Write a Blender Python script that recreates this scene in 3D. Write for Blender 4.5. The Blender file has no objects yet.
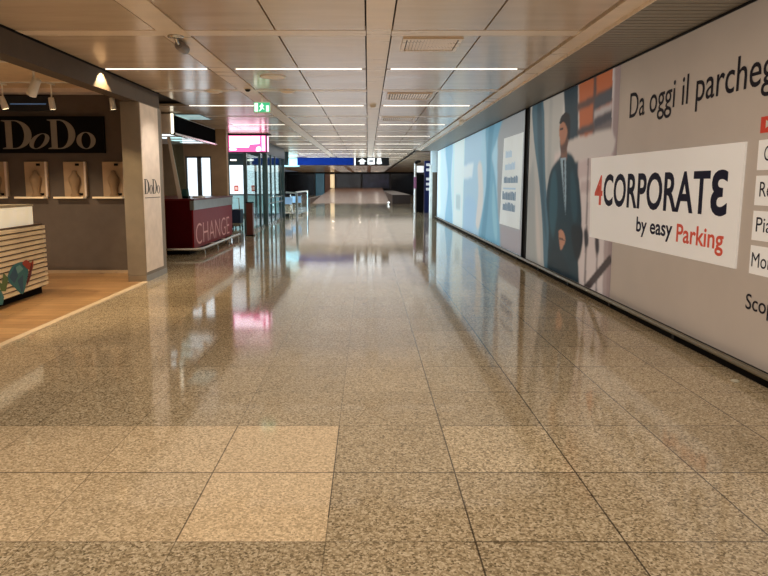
import bpy, bmesh, math, random
from mathutils import Vector, Matrix
random.seed(4)
SC = bpy.context.scene
COL = SC.collection
R = math.radians

# ------------------------------------------------------------------ materials
def lin(c):
    return tuple(((v/255)/12.92 if v/255 <= .04045 else (((v/255)+.055)/1.055)**2.4) for v in c) + (1.0,)

MATS = {}
def mat(name, rgb, rough=.5, metal=0.0, emit=0.0, var=.08, scale=6.0, spec=.5, ecol=None, bump=0.0):
    """principled material with a little procedural noise in colour"""
    if name in MATS: return MATS[name]
    m = bpy.data.materials.new(name); m.use_nodes = True
    nt = m.node_tree; n = nt.nodes; l = nt.links
    b = n['Principled BSDF']
    c = lin(rgb)
    tc = n.new('ShaderNodeTexCoord'); nz = n.new('ShaderNodeTexNoise')
    nz.inputs['Scale'].default_value = scale; nz.inputs['Detail'].default_value = 4
    l.new(tc.outputs['Object'], nz.inputs['Vector'])
    rp = n.new('ShaderNodeValToRGB')
    rp.color_ramp.elements[0].position = .3; rp.color_ramp.elements[1].position = .7
    rp.color_ramp.elements[0].color = tuple(v*(1-var) for v in c[:3]) + (1,)
    rp.color_ramp.elements[1].color = tuple(min(1, v*(1+var)) for v in c[:3]) + (1,)
    l.new(nz.outputs['Fac'], rp.inputs['Fac'])
    l.new(rp.outputs['Color'], b.inputs['Base Color'])
    b.inputs['Roughness'].default_value = rough
    b.inputs['Metallic'].default_value = metal
    b.inputs['Specular IOR Level'].default_value = spec
    if emit:
        if ecol: b.inputs['Emission Color'].default_value = lin(ecol)
        else: l.new(rp.outputs['Color'], b.inputs['Emission Color'])
        b.inputs['Emission Strength'].default_value = emit
    if bump:
        bp = n.new('ShaderNodeBump'); bp.inputs['Strength'].default_value = bump
        bp.inputs['Distance'].default_value = .01
        l.new(nz.outputs['Fac'], bp.inputs['Height']); l.new(bp.outputs['Normal'], b.inputs['Normal'])
    MATS[name] = m
    return m

def glass(name, tint, gloss=.12):
    if name in MATS: return MATS[name]
    m = bpy.data.materials.new(name); m.use_nodes = True
    nt = m.node_tree; n = nt.nodes; l = nt.links
    n.remove(n['Principled BSDF']); out = n['Material Output']
    tr = n.new('ShaderNodeBsdfTransparent'); tr.inputs['Color'].default_value = lin(tint)
    gl = n.new('ShaderNodeBsdfGlossy'); gl.inputs['Roughness'].default_value = .03
    lw = n.new('ShaderNodeFresnel'); lw.inputs['IOR'].default_value = 1.45
    ma = n.new('ShaderNodeMath'); ma.operation = 'MULTIPLY_ADD'; ma.inputs[1].default_value = .45; ma.inputs[2].default_value = gloss*.3
    mx = n.new('ShaderNodeMixShader')
    l.new(lw.outputs['Fac'], ma.inputs[0]); l.new(ma.outputs[0], mx.inputs['Fac'])
    l.new(tr.outputs[0], mx.inputs[1]); l.new(gl.outputs[0], mx.inputs[2]); l.new(mx.outputs[0], out.inputs['Surface'])
    MATS[name] = m
    return m

class G:
    """tiny node-graph helper"""
    def __init__(s, m): s.nt = m.node_tree; s.n = s.nt.nodes; s.l = s.nt.links
    def math(s, op, a, b=None, c=None):
        x = s.n.new('ShaderNodeMath'); x.operation = op
        for i, v in enumerate((a, b, c)):
            if v is None: continue
            if isinstance(v, (int, float)): x.inputs[i].default_value = v
            else: s.l.new(v, x.inputs[i])
        return x.outputs[0]
    def mix(s, f, a, b, mode='MIX'):
        x = s.n.new('ShaderNodeMix'); x.data_type = 'RGBA'; x.blend_type = mode
        for i, v in ((0, f), (6, a), (7, b)):
            if isinstance(v, (int, float, tuple)): x.inputs[i].default_value = v
            else: s.l.new(v, x.inputs[i])
        return x.outputs[2]
    def ramp(s, f, *stops):
        x = s.n.new('ShaderNodeValToRGB'); e = x.color_ramp.elements
        while len(e) < len(stops): e.new(.5)
        for k, (p, c) in zip(e, stops): k.position = p; k.color = c
        s.l.new(f, x.inputs['Fac']); return x.outputs['Color']

def granite():
    m = bpy.data.materials.new('granite_tiles'); m.use_nodes = True
    g = G(m); n, l = g.n, g.l; b = n['Principled BSDF']
    geo = n.new('ShaderNodeNewGeometry'); P = geo.outputs['Position']
    sp = n.new('ShaderNodeSeparateXYZ'); l.new(P, sp.inputs[0])
    X, Y = sp.outputs['X'], sp.outputs['Y']
    u = g.math('DIVIDE', g.math('SUBTRACT', X, .43), .6)
    v = g.math('DIVIDE', g.math('SUBTRACT', Y, 2.92), .6)
    iu, iv = g.math('FLOOR', u), g.math('FLOOR', v)
    fu, fv = g.math('FRACT', u), g.math('FRACT', v)
    du = g.math('MINIMUM', fu, g.math('SUBTRACT', 1.0, fu))
    dv = g.math('MINIMUM', fv, g.math('SUBTRACT', 1.0, fv))
    # per tile tone
    cb = n.new('ShaderNodeCombineXYZ'); l.new(iu, cb.inputs[0]); l.new(iv, cb.inputs[1])
    wn = n.new('ShaderNodeTexWhiteNoise'); wn.noise_dimensions = '2D'; l.new(cb.outputs[0], wn.inputs['Vector'])
    tone = g.math('MULTIPLY_ADD', wn.outputs['Value'], .16, .90)
    # a patch of paler tiles
    def inside(val, lo, hi): return g.math('MULTIPLY', g.math('GREATER_THAN', val, lo), g.math('LESS_THAN', val, hi))
    pale = g.math('MULTIPLY', inside(iu, -5.5, -1.5), inside(iv, -1.5, .5))
    pale = g.math('MULTIPLY', pale, g.math('MULTIPLY_ADD', g.math('GREATER_THAN', iu, -2.5), .3, .7))
    pale2 = g.math('MULTIPLY', inside(iu, -.5, .5), inside(iv, -.5, .5))
    tone = g.math('ADD', tone, g.math('ADD', g.math('MULTIPLY', pale, .42), g.math('MULTIPLY', pale2, .16)))
    # speckle
    mp = n.new('ShaderNodeMapping'); l.new(P, mp.inputs['Vector'])
    v1 = n.new('ShaderNodeTexVoronoi'); v1.inputs['Scale'].default_value = 115; l.new(mp.outputs[0], v1.inputs['Vector'])
    sx = n.new('ShaderNodeSeparateColor'); l.new(v1.outputs['Color'], sx.inputs[0])
    n1 = n.new('ShaderNodeTexNoise'); n1.inputs['Scale'].default_value = 62; n1.inputs['Detail'].default_value = 5; n1.inputs['Roughness'].default_value = .7
    l.new(mp.outputs[0], n1.inputs['Vector'])
    n2 = n.new('ShaderNodeTexNoise'); n2.inputs['Scale'].default_value = 1.1; n2.inputs['Detail'].default_value = 3
    l.new(mp.outputs[0], n2.inputs['Vector'])
    grain = g.math('ADD', g.math('MULTIPLY', sx.outputs[0], .55), g.math('MULTIPLY', n1.outputs['Fac'], .45))
    col = g.ramp(grain, (.20, lin((108, 96, 74))), (.40, lin((166, 150, 121))), (.58, lin((192, 176, 146))), (.80, lin((226, 213, 186))))
    col = g.mix(g.math('MULTIPLY', pale, .4), col, lin((202, 180, 148)))
    big = g.math('MULTIPLY_ADD', n2.outputs['Fac'], .22, .89)
    sc = g.math('MULTIPLY', tone, big)
    cs = n.new('ShaderNodeCombineColor')
    for k in range(3): l.new(sc, cs.inputs[k])
    col = g.mix(1.0, col, cs.outputs[0], 'MULTIPLY')
    # joints: crisp to the right of the expansion joint, faint elsewhere
    right = g.math('GREATER_THAN', X, .40)
    wid = g.math('MULTIPLY_ADD', right, .002, .0045)
    ju = g.math('LESS_THAN', du, wid); jv = g.math('LESS_THAN', dv, .0055)
    seam = g.math('LESS_THAN', g.math('ABSOLUTE', g.math('SUBTRACT', X, 1.03)), .0038)
    leftj = g.math('MULTIPLY', g.math('LESS_THAN', g.math('ABSOLUTE', g.math('SUBTRACT', X, -.17)), .003), g.math('MULTIPLY', g.math('GREATER_THAN', Y, 2.5), g.math('LESS_THAN', Y, 3.52)))
    j = g.math('MULTIPLY', g.math('MAXIMUM', ju, jv), g.math('MULTIPLY_ADD', right, .38, .46))
    j = g.math('MAXIMUM', j, g.math('MULTIPLY', g.math('MAXIMUM', seam, leftj), .85))
    ln = g.math('MULTIPLY', g.math('LESS_THAN', g.math('ABSOLUTE', g.math('SUBTRACT', X, -.77)), .0035), inside(Y, 2.32, 3.52))
    ln2 = g.math('MULTIPLY', g.math('LESS_THAN', g.math('ABSOLUTE', g.math('SUBTRACT', Y, 2.92)), .0045), g.math('GREATER_THAN', X, -2.6))
    j = g.math('MAXIMUM', j, g.math('MULTIPLY', g.math('MAXIMUM', ln, ln2), .75))
    col = g.mix(j, col, lin((44, 36, 28)))
    l.new(col, b.inputs['Base Color'])
    rgh = g.math('MULTIPLY_ADD', n2.outputs['Fac'], .05, .03)
    rgh = g.math('ADD', rgh, g.math('MULTIPLY', n1.outputs['Fac'], .03))
    l.new(rgh, b.inputs['Roughness'])
    b.inputs['IOR'].default_value = 1.5
    bp = n.new('ShaderNodeBump'); bp.inputs['Strength'].default_value = .012; bp.inputs['Distance'].default_value = .002
    l.new(n1.outputs['Fac'], bp.inputs['Height']); l.new(bp.outputs['Normal'], b.inputs['Normal'])
    return m

def planks():
    m = bpy.data.materials.new('oak_planks'); m.use_nodes = True
    g = G(m); n, l = g.n, g.l; b = n['Principled BSDF']
    geo = n.new('ShaderNodeNewGeometry')
    mp = n.new('ShaderNodeMapping'); l.new(geo.outputs['Position'], mp.inputs['Vector'])
    br = n.new('ShaderNodeTexBrick'); br.inputs['Scale'].default_value = 1.0
    br.inputs['Brick Width'].default_value = 1.3; br.inputs['Row Height'].default_value = .14; br.inputs['Mortar Size'].default_value = .003
    br.inputs['Color1'].default_value = lin((206, 166, 118)); br.inputs['Color2'].default_value = lin((184, 144, 100)); br.inputs['Mortar'].default_value = lin((96, 62, 34))
    l.new(mp.outputs[0], br.inputs['Vector'])
    mp2 = n.new('ShaderNodeMapping'); mp2.inputs['Scale'].default_value = (1.5, 22, 1); l.new(geo.outputs['Position'], mp2.inputs['Vector'])
    nz = n.new('ShaderNodeTexNoise'); nz.inputs['Scale'].default_value = 2.5; nz.inputs['Detail'].default_value = 5; l.new(mp2.outputs[0], nz.inputs['Vector'])
    gr = g.ramp(nz.outputs['Fac'], (.3, (.72, .7, .66, 1)), (.7, (1, 1, 1, 1)))
    l.new(g.mix(1.0, br.outputs['Color'], gr, 'MULTIPLY'), b.inputs['Base Color'])
    b.inputs['Roughness'].default_value = .32
    return m

def ceiling_metal(name, rgb, rough=.3):
    """painted metal panels: slightly glossy with long brushed streaks"""
    m = bpy.data.materials.new(name); m.use_nodes = True
    g = G(m); n, l = g.n, g.l; b = n['Principled BSDF']
    geo = n.new('ShaderNodeNewGeometry')
    mp = n.new('ShaderNodeMapping'); mp.inputs['Scale'].default_value = (.7, 5, 1); l.new(geo.outputs['Position'], mp.inputs['Vector'])
    nz = n.new('ShaderNodeTexNoise'); nz.inputs['Scale'].default_value = 1.6; nz.inputs['Detail'].default_value = 5; l.new(mp.outputs[0], nz.inputs['Vector'])
    c = lin(rgb)
    l.new(g.ramp(nz.outputs['Fac'], (.25, tuple(v*.84 for v in c[:3]) + (1,)), (.75, c)), b.inputs['Base Color'])
    l.new(g.math('MULTIPLY_ADD', nz.outputs['Fac'], .16, rough - .08), b.inputs['Roughness'])
    b.inputs['Specular IOR Level'].default_value = .8
    MATS[name] = m
    return m

# ------------------------------------------------------------------ mesh builder
class MB:
    def __init__(s): s.v = []; s.f = []; s.mi = []; s.sm = []
    def add(s, vs, fs, mi=0, smooth=False):
        o = len(s.v); s.v += [tuple(p) for p in vs]
        for f in fs: s.f.append(tuple(i+o for i in f)); s.mi.append(mi); s.sm.append(smooth)
        return s
    def box(s, x0, x1, y0, y1, z0, z1, mi=0, bev=0.0):
        x0, x1 = sorted((x0, x1)); y0, y1 = sorted((y0, y1)); z0, z1 = sorted((z0, z1))
        if not bev:
            return s.add([(x0,y0,z0),(x1,y0,z0),(x1,y1,z0),(x0,y1,z0),(x0,y0,z1),(x1,y0,z1),(x1,y1,z1),(x0,y1,z1)],
                  [(0,3,2,1),(4,5,6,7),(0,1,5,4),(1,2,6,5),(2,3,7,6),(3,0,4,7)], mi)
        bm = bmesh.new(); bmesh.ops.create_cube(bm, size=1)
        for v in bm.verts: v.co = Vector((x0+(v.co.x+.5)*(x1-x0), y0+(v.co.y+.5)*(y1-y0), z0+(v.co.z+.5)*(z1-z0)))
        bmesh.ops.bevel(bm, geom=bm.edges[:], offset=bev, segments=2, affect='EDGES', profile=.6)
        return s.bm(bm, mi)
    def bm(s, bm, mi=0, smooth=False, M=None):
        bm.verts.index_update()
        s.add([(M @ v.co if M else v.co)[:] for v in bm.verts], [[v.index for v in f.verts] for f in bm.faces], mi, smooth)
        bm.free(); return s
    def tube(s, pts, r, seg=12, mi=0, caps=True):
        """round bar along a polyline; r a number or one per point"""
        pts = [Vector(p) for p in pts]; n = len(pts)
        rs = r if isinstance(r, (list, tuple)) else [r]*n
        vs = []; fs = []; up = None
        for i, p in enumerate(pts):
            t = (pts[min(i+1, n-1)] - pts[max(i-1, 0)]).normalized()
            if up is None or abs(up.dot(t)) > .95: up = Vector((0,0,1)) if abs(t.z) < .9 else Vector((1,0,0))
            a = t.cross(up).normalized(); b = a.cross(t).normalized()
            for k in range(seg):
                w = 2*math.pi*k/seg; vs.append(p + (a*math.cos(w) + b*math.sin(w))*rs[i])
        for i in range(n-1):
            for k in range(seg):
                k2 = (k+1) % seg; fs.append((i*seg+k, i*seg+k2, (i+1)*seg+k2, (i+1)*seg+k))
        s.add(vs, fs, mi, True)
        if caps:
            s.add(vs[:seg], [tuple(range(seg))[::-1]], mi); s.add(vs[-seg:], [tuple(range(seg))], mi)
        return s
    def lathe(s, prof, c, seg=28, mi=0):
        """profile of (radius, z) spun about the vertical through c"""
        vs = []; fs = []
        for r_, z in prof:
            for k in range(seg):
                w = 2*math.pi*k/seg; vs.append((c[0]+r_*math.cos(w), c[1]+r_*math.sin(w), c[2]+z))
        for i in range(len(prof)-1):
            for k in range(seg):
                k2 = (k+1) % seg; fs.append((i*seg+k, i*seg+k2, (i+1)*seg+k2, (i+1)*seg+k))
        return s.add(vs, fs, mi, True)
    def flat(s, pts, place, mi=0):
        """one flat polygon; place maps (u, v) to a point"""
        return s.add([place(*p) for p in pts], [tuple(range(len(pts)))], mi)
    def build(s, name, mats, parent=None):
        me = bpy.data.meshes.new(name)
        org = Vector(parent.matrix_world.translation) if parent else Vector((0,0,0))
        if parent: org = Vector(parent['_o'])
        me.from_pydata([tuple(Vector(p)-org) for p in s.v], [], s.f)
        if not isinstance(mats, (list, tuple)): mats = [mats]
        for m in mats: me.materials.append(m)
        for p, i, q in zip(me.polygons, s.mi, s.sm): p.material_index = i; p.use_smooth = q
        me.update()
        o = bpy.data.objects.new(name, me); COL.objects.link(o)
        if parent:
            o.parent = parent; o['_o'] = parent['_o']
        else: o['_o'] = (0.0, 0.0, 0.0)
        return o

def smooth(pts, k=4):
    """closed Catmull-Rom through points"""
    n = len(pts); out = []
    for i in range(n):
        p0, p1, p2, p3 = (pts[(i+j-1) % n] for j in range(4))
        for t in (q/k for q in range(k)):
            out.append(tuple(.5*((2*b) + (c-a)*t + (2*a-5*b+4*c-d)*t*t + (3*b-a-3*c+d)*t**3) for a, b, c, d in zip(p0, p1, p2, p3)))
    return out

def thing(name, label, cat, loc, group=None):
    o = bpy.data.objects.new(name, None); COL.objects.link(o)
    o.empty_display_size = .1
    o.location = loc; o['_o'] = tuple(float(v) for v in loc)
    o['label'] = label; o['category'] = cat
    if group: o['group'] = group
    return o
def tag(o, label, cat, group=None):
    o['label'] = label; o['category'] = cat
    if group: o['group'] = group
    return o
def struct(o): o['kind'] = 'structure'; return o
def children(o): return [c for c in list(COL.objects) if c.parent == o]
def dup(root, loc, label, group=None):
    r = root.copy(); COL.objects.link(r); r.location = loc; r['label'] = label
    if group: r['group'] = group
    for ch in children(root):
        c = ch.copy(); COL.objects.link(c); c.parent = r
        for gch in children(ch):
            d = gch.copy(); COL.objects.link(d); d.parent = c
    return r

# ------------------------------------------------------------------ lettering
def raw_text(s, weight=0.0):
    cu = bpy.data.curves.new('lettering_curve', 'FONT'); cu.body = s; cu.size = 1; cu.offset = weight; cu.resolution_u = 4
    o = bpy.data.objects.new('lettering_tmp', cu); COL.objects.link(o)
    bpy.context.view_layer.update()
    me = bpy.data.meshes.new_from_object(o.evaluated_get(bpy.context.evaluated_depsgraph_get()))
    vs = [(v.co.x, v.co.y) for v in me.vertices]; fs = [tuple(p.vertices) for p in me.polygons]
    bpy.data.objects.remove(o); bpy.data.curves.remove(cu); bpy.data.meshes.remove(me)
    return vs, fs
def text(mb, s, place, u0, u1, base, cap, weight=0.0, ref=None, mi=0, mirror=False, slope=0.0, word=None):
    """lay s out so that ref (or s) spans u0..u1 with its baseline and capital height as given"""
    vs, fs = raw_text(s, weight); full = vs
    if word is not None:      # keep the letters of one word only
        ws = s.split(' ')
        lo = max(v[0] for v in raw_text(' '.join(ws[:word]), weight)[0]) if word else -9
        hi = max(v[0] for v in raw_text(' '.join(ws[:word+1]), weight)[0])
        fs = [f for f in fs if lo + .02 < sum(vs[i][0] for i in f)/len(f) <= hi]
        used = sorted({i for f in fs for i in f}); ix = {i: k for k, i in enumerate(used)}
        vs = [full[i] for i in used]; fs = [tuple(ix[i] for i in f) for f in fs]
    rv = raw_text(ref, weight)[0] if ref else full
    x0, x1 = min(v[0] for v in rv), max(v[0] for v in rv)
    hv = raw_text('H', weight)[0]; h0, h1 = min(v[1] for v in hv), max(v[1] for v in hv)
    out = []
    for x, y in vs:
        t = (x-x0)/(x1-x0)
        if mirror: t = 1-t
        out.append(place(u0+(u1-u0)*t, base + slope*t + (y-h0)/(h1-h0)*cap))
    mb.add(out, fs, mi)

def didone(mb, place, kind, u0, u1, z0, z1, lean=0.0, mi=0):
    """high-contrast serif D and o drawn as outlines with a counter"""
    def P(x, y): return place(u0+(u1-u0)*(x + lean*(y-.5)), z0+(z1-z0)*y)
    N = 20
    def ring(outer, inner):
        n = len(outer); mb.add([P(*p) for p in outer]+[P(*p) for p in inner], [(i, (i+1) % n, n+(i+1) % n, n+i) for i in range(n)], mi)
    if kind == 'D':
        mb.add([P(*p) for p in ((.0,0),(.0,.03),(.12,.06),(.12,.94),(.0,.97),(.0,1),(.34,1),(.34,0))],
               [(0,1,2,7),(2,3,6,7),(3,4,5,6)], mi)
        a = [-math.pi/2 + math.pi*k/N for k in range(N+1)]
        out = [(.34,0)] + [(.42+.58*math.cos(t), .5+.5*math.sin(t)) for t in a] + [(.34,1)]
        inn = [(.34,.035)] + [(.42+.33*math.cos(t), .5+.465*math.sin(t)) for t in a] + [(.34,.965)]
        n = len(out)
        mb.add([P(*p) for p in out]+[P(*p) for p in inn], [(i, i+1, n+i+1, n+i) for i in range(n-1)], mi)
    else:
        a = [2*math.pi*k/32 for k in range(32)]
        ring([(.5+.5*math.cos(t), .5+.5*math.sin(t)) for t in a], [(.5+.24*math.cos(t), .5+.46*math.sin(t)) for t in a])

# =================================================================== camera
CAM_H = 1.42
cd = bpy.data.cameras.new('camera'); cam = bpy.data.objects.new('camera', cd); COL.objects.link(cam)
cd.sensor_width = 36; cd.sensor_fit = 'HORIZONTAL'; cd.lens = 620/768*36
cd.shift_x = 16/768; cd.shift_y = -25.7/768
cd.clip_start = .05; cd.clip_end = 300
cam.location = (0, 0, CAM_H); cam.rotation_euler = (R(90-7.2), 0, 0)
SC.camera = cam

# =================================================================== palette
M_GRANITE = granite(); M_PLANK = planks()
M_CEIL = ceiling_metal('beige_ceiling_metal', (210, 189, 165), .20)
M_BEAM = ceiling_metal('pale_beam_metal', (240, 221, 198), .30)
M_SLAT = ceiling_metal('grey_slat_metal', (136, 130, 118), .40)
M_VOID = mat('ceiling_void_black', (44, 35, 28), .8)
M_STRIP = mat('strip_diffuser', (255, 246, 232), .4, emit=2.2, ecol=(255, 244, 228), var=.01)
M_BLACK = mat('black_paint', (9, 9, 10), .5, spec=.25)
M_BLACKMATT = mat('matt_black', (11, 10, 11), .8, spec=.15)
M_CHROME = mat('brushed_steel', (190, 188, 182), .22, metal=1)
M_RAIL = mat('dull_rail_metal', (128, 122, 106), .3, metal=.7)
M_WHITE = mat('white_paint', (236, 234, 228), .45)
M_TAUPE = mat('taupe_wall_paint', (90, 80, 73), .7)
M_FASCIA = mat('fascia_brown_grey', (80, 69, 60), .6, spec=.3)
M_PILLAR = mat('pillar_grey_brown', (128, 119, 107), .5)
M_CREAM = mat('cream_panel', (224, 210, 198), .5)
M_TAN = mat('tan_wall', (176, 148, 116), .6)
M_RED = mat('deep_red_panel', (74, 4, 10), .5, spec=.12)
M_REDFRONT = mat('red_front_panel', (136, 26, 34), .4, spec=.2)
M_STEELTEAL = mat('teal_grey_steel', (84, 104, 106), .3, metal=.5)
M_NAVY = mat('navy_paint', (20, 32, 62), .4)
M_DARKWALL = mat('dark_hall_wall', (30, 26, 27), .6)
M_BROWNGREY = mat('brown_grey_cladding', (104, 94, 82), .5)

def RW(x):   # a flat layer parallel to the right wall: u is depth Y, v is height
    return lambda u, v: (x, u, v)
def FW(y):   # a flat layer facing the camera: u is X, v is height
    return lambda u, v: (u, y, v)

# =================================================================== the shell
FL = MB(); FL.box(-3.25, 6, -6, 46, -.1, 0); FL.box(-10, -3.25, 9.87, 46, -.1, 0); FL.box(-10, -4.3, 46, 76, -.1, 0); FL.box(1.7, 6, 46, 76, -.1, 0)
struct(FL.build('floor', M_GRANITE))
struct(MB().box(-8, -3.25, -6, 9.87, -.1, .004).build('floor_shop', M_PLANK))
struct(MB().box(-3.29, -3.21, -6, 8.95, 0, .009).build('trim_1', mat('pale_threshold', (232, 214, 184), .35)))
# brown ramp rising to the far hall
M_RAMP = mat('brown_ramp_floor', (120, 84, 60), .22, var=.12, scale=1.2)
RP = MB().add([(-4.3,46,0),(1.7,46,0),(1.7,76,.96),(-4.3,76,.96),(-4.3,46,-.1),(1.7,46,-.1),(1.7,76,-.1),(-4.3,76,-.1)],
              [(0,1,2,3),(4,7,6,5),(0,4,5,1),(1,5,6,2),(2,6,7,3),(3,7,4,0)])
struct(RP.build('floor_ramp', M_RAMP))

ZC = 2.82
CE = MB()
CE.box(-8, 6, -6, 76, 2.90, 3.0, 1)
bays = [(-3.25, -1.95), (-1.68, -.025), (.225, 1.94)]
slit = {1: -.85, 2: 1.07}
ribs = [6.02+3.6*k for k in range(-3, 20)]
lights = [7.85+3.6*k for k in range(-3, 20)]
def panel_rows():
    for y in ribs:
        yl = y+1.83
        yield y+.11, yl-.03
        yield yl+.03, y+3.6-.11
for (ya, yb) in panel_rows():
    yb = min(yb, 75.9)
    if ya >= yb: continue
    for i, (xa, xb) in enumerate(bays):
        cuts = [xa] + ([slit[i]] if i in slit else []) + [xb]
        for a, b_ in zip(cuts, cuts[1:]):
            CE.box(a+(.008 if a in slit.values() else .003), b_-(.008 if b_ in slit.values() else .003), ya, yb, ZC, 2.86)
    if ya > 9.8:
        for a in (-3.25-.95*k for k in range(1, 6)):
            CE.box(a+.012, a+.938, ya, yb, ZC, 2.86)
    if ya > 26:
        CE.box(2.13, 5.9, ya, yb, ZC, 2.86)
struct(CE.build('ceiling', [M_CEIL, M_VOID]))
BE = MB()
for (xa, xb) in ((-1.938, -1.692), (-.013, .213)): BE.box(xa, xb, -6, 76, ZC-.004, 2.86)
BE.box(1.96, 2.13, -6, 26, ZC-.02, 2.88)
struct(BE.build('trim_2', M_BEAM))
RI = MB()
for y in ribs:
    if y > 75: continue
    for (xa, xb) in ((-3.25, -1.93), (-1.70, -.02), (.22, 1.96)): RI.box(xa, xb, y-.1, y+.1, ZC-.002, 2.86)
    if y > 9.8: RI.box(-8, -3.25, y-.1, y+.1, ZC-.002, 2.86)
struct(RI.build('trim_3', M_BEAM))
SL = MB()
y = -6.0
while y < 26:
    SL.box(2.135, 2.90, y, y+.086, 2.775, 2.80); y += .1
SL.box(2.135, 2.90, -6, 26, 2.81, 2.88, 1)
struct(SL.build('ceiling_soffit', [M_SLAT, M_VOID]))
struct(MB().box(2.13, 2.137, -6, 26, 2.77, 2.88).build('trim_4', M_BEAM))

struct(MB().box(2.90, 3.0, -6, 26, 0, 2.9).build('wall_right', M_BLACKMATT))
struct(MB().box(-8, 3.0, -6.1, -6, 0, 3).build('wall_back', mat('rear_wall_beige', (190, 172, 150), .6)))
struct(MB().box(-8.1, -8, -6, 9.87, 0, 3).build('wall_left_shop', M_TAUPE))
struct(MB().box(-8, -3.5, 9.85, 9.97, 0, 2.9).build('wall_left', M_TAUPE))
struct(MB().box(-8, -3.5, 9.835, 9.85, 0, .05).build('baseboard_left', mat('light_baseboard', (176, 156, 132), .4)))
struct(MB().box(-8, -3.45, -6, 9.85, 2.85, 2.9).build('ceiling_shop', mat('shop_ceiling_cream', (214, 190, 156), .6)))
struct(MB().box(-8, -3.5, 9.55, 9.85, 2.79, 2.849).build('trim_8', M_CREAM))
# shopfront fascia beam and the end pillar
struct(MB().box(-3.45, -3.25, -6, 9.87, 2.575, 2.80).box(-3.46, -3.24, -6, 9.88, 2.80, 2.90, 1).build('trim_5', [M_FASCIA, M_BLACKMATT]))
pl = thing('shop_pillar', 'grey brown shopfront pillar with an inset cream panel bearing the small shop name', 'pillar', (-3.38, 9.4, 0))
MB().box(-3.5, -3.23, 8.95, 9.87, .09, 2.575, bev=.004).build('shaft', M_PILLAR, pl)
MB().box(-3.495, -3.227, 8.945, 9.875, 0, .09).build('kick_plate', mat('steel_kick', (150, 142, 130), .3, metal=.6), pl)
pp = MB().box(-3.23, -3.223, 8.97, 9.70, .14, 2.56).build('inset_panel', mat('panel_pale', (236, 224, 214), .5), pl)
lt = MB(); pf = RW(-3.221)
for k, (a, b_, lean, z1) in {'D': (8.99, 9.20, 0, 1.49), 'o': (9.20, 9.34, .2, 1.405), 'D2': (9.33, 9.53, 0, 1.49), 'o2': (9.53, 9.66, 0, 1.405)}.items():
    didone(lt, pf, k[0], a, b_, 1.275, z1, lean)
lt.box(-3.2225, -3.220, 9.0, 9.66, 1.215, 1.224)
lt.build('shop_name', M_BLACK, pp)

# far hall
struct(MB().box(-10, 6, 76, 76.1, 0, 2.9).build('wall_far', M_DARKWALL))
struct(MB().box(5.9, 6, 26, 76, 0, 2.9).box(2.9, 6, 26, 26.1, 0, 2.9).build('wall_right_far', M_DARKWALL))
struct(MB().box(-10.1, -10, 40, 76, 0, 2.9).build('wall_left_far', M_DARKWALL))
struct(MB().box(1.72, 3.0, 44, 75.9, 0, .66).build('trim_6', mat('dark_brown_parapet', (44, 30, 24), .4)))
struct(MB().box(-4.55, -4.3, 46, 75.9, 0, .35).build('trim_7', mat('dark_brown_kerb', (58, 42, 34), .4)))

# =================================================================== strip lights
st = thing('strip_light', '', 'ceiling light', (-.865, 7.85, ZC), 'recessed strip lights across the ceiling')
MB().box(-1.64, -.07, 7.82, 7.88, ZC+.002, 2.87).build('housing', M_WHITE, st)
MB().box(-1.62, -.08, 7.836, 7.864, ZC-.004, ZC+.004).build('diffuser', M_STRIP, st)
ordn = ['nearest', 'second', 'third', 'fourth', 'fifth', 'sixth', 'seventh', 'eighth', 'ninth', 'tenth', 'eleventh', 'twelfth', 'thirteenth', 'fourteenth', 'fifteenth', 'sixteenth', 'seventeenth', 'eighteenth', 'nineteenth', 'twentieth'] or ['nearest', 'second', 'third', 'fourth', 'fifth', 'sixth', 'seventh', 'eighth', 'ninth', 'tenth', 'eleventh']
# one width per bay: the middle bay is the first; wide and narrow bays get their own proto
protos = {1: st}
for i, (xa, xb) in ((0, (-3.25, -1.95)), (2, (.25, 1.86))):
    p = thing('strip_light', '', 'ceiling light', ((xa+xb)/2, 7.85, ZC), 'recessed strip lights across the ceiling')
    MB().box(xa+.02, xb-.02, 7.82, 7.88, ZC+.002, 2.87).build('housing', M_WHITE, p)
    MB().box(xa+.03, xb-.03, 7.836, 7.864, ZC-.004, ZC+.004).build('diffuser', M_STRIP, p)
    protos[i] = p
where = {0: 'left of the left beam', 1: 'between the two beams', 2: 'right of the centre beam'}
for i, p in protos.items():
    x = p.location.x
    for k, yl in enumerate(lights):
        kk = k-3
        if yl > 74: break
        if kk < 0: lab = f'white recessed strip light {where[i]}, {["overhead", "just behind the camera", "far behind the camera"][-kk-1]}'
        else: lab = f'thin white strip light {where[i]}, {ordn[kk]} row down the hall'
        if kk == 0: p['label'] = lab
        else: dup(p, (x, yl, ZC), lab)

# =================================================================== ceiling fittings
def louvre(y0, y1, x0, x1, label):
    t = thing('air_vent', label, 'vent', ((x0+x1)/2, (y0+y1)/2, ZC), 'ceiling air vents')
    f = MB(); w = .035
    f.box(x0, x1, y0, y0+w, ZC-.014, ZC); f.box(x0, x1, y1-w, y1, ZC-.014, ZC); f.box(x0, x0+w, y0+w, y1-w, ZC-.014, ZC); f.box(x1-w, x1, y0+w, y1-w, ZC-.014, ZC)
    f.build('frame', M_BEAM, t)
    MB().box(x0+w, x1-w, y0+w, y1-w, ZC-.002, ZC+.001).build('backing', M_BLACKMATT, t)
    s = MB(); nsl = 15
    for k in range(nsl):
        xx = x0+w+.01+(x1-x0-2*w-.02)*(k+.5)/nsl; d = .013
        s.add([(xx-d, y0+w, ZC-.003), (xx+d, y0+w, ZC-.016), (xx+d, y1-w, ZC-.016), (xx-d, y1-w, ZC-.003)], [(0,1,2,3)])
    s.build('louvre_slats', M_BEAM, t)
    return t
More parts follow.
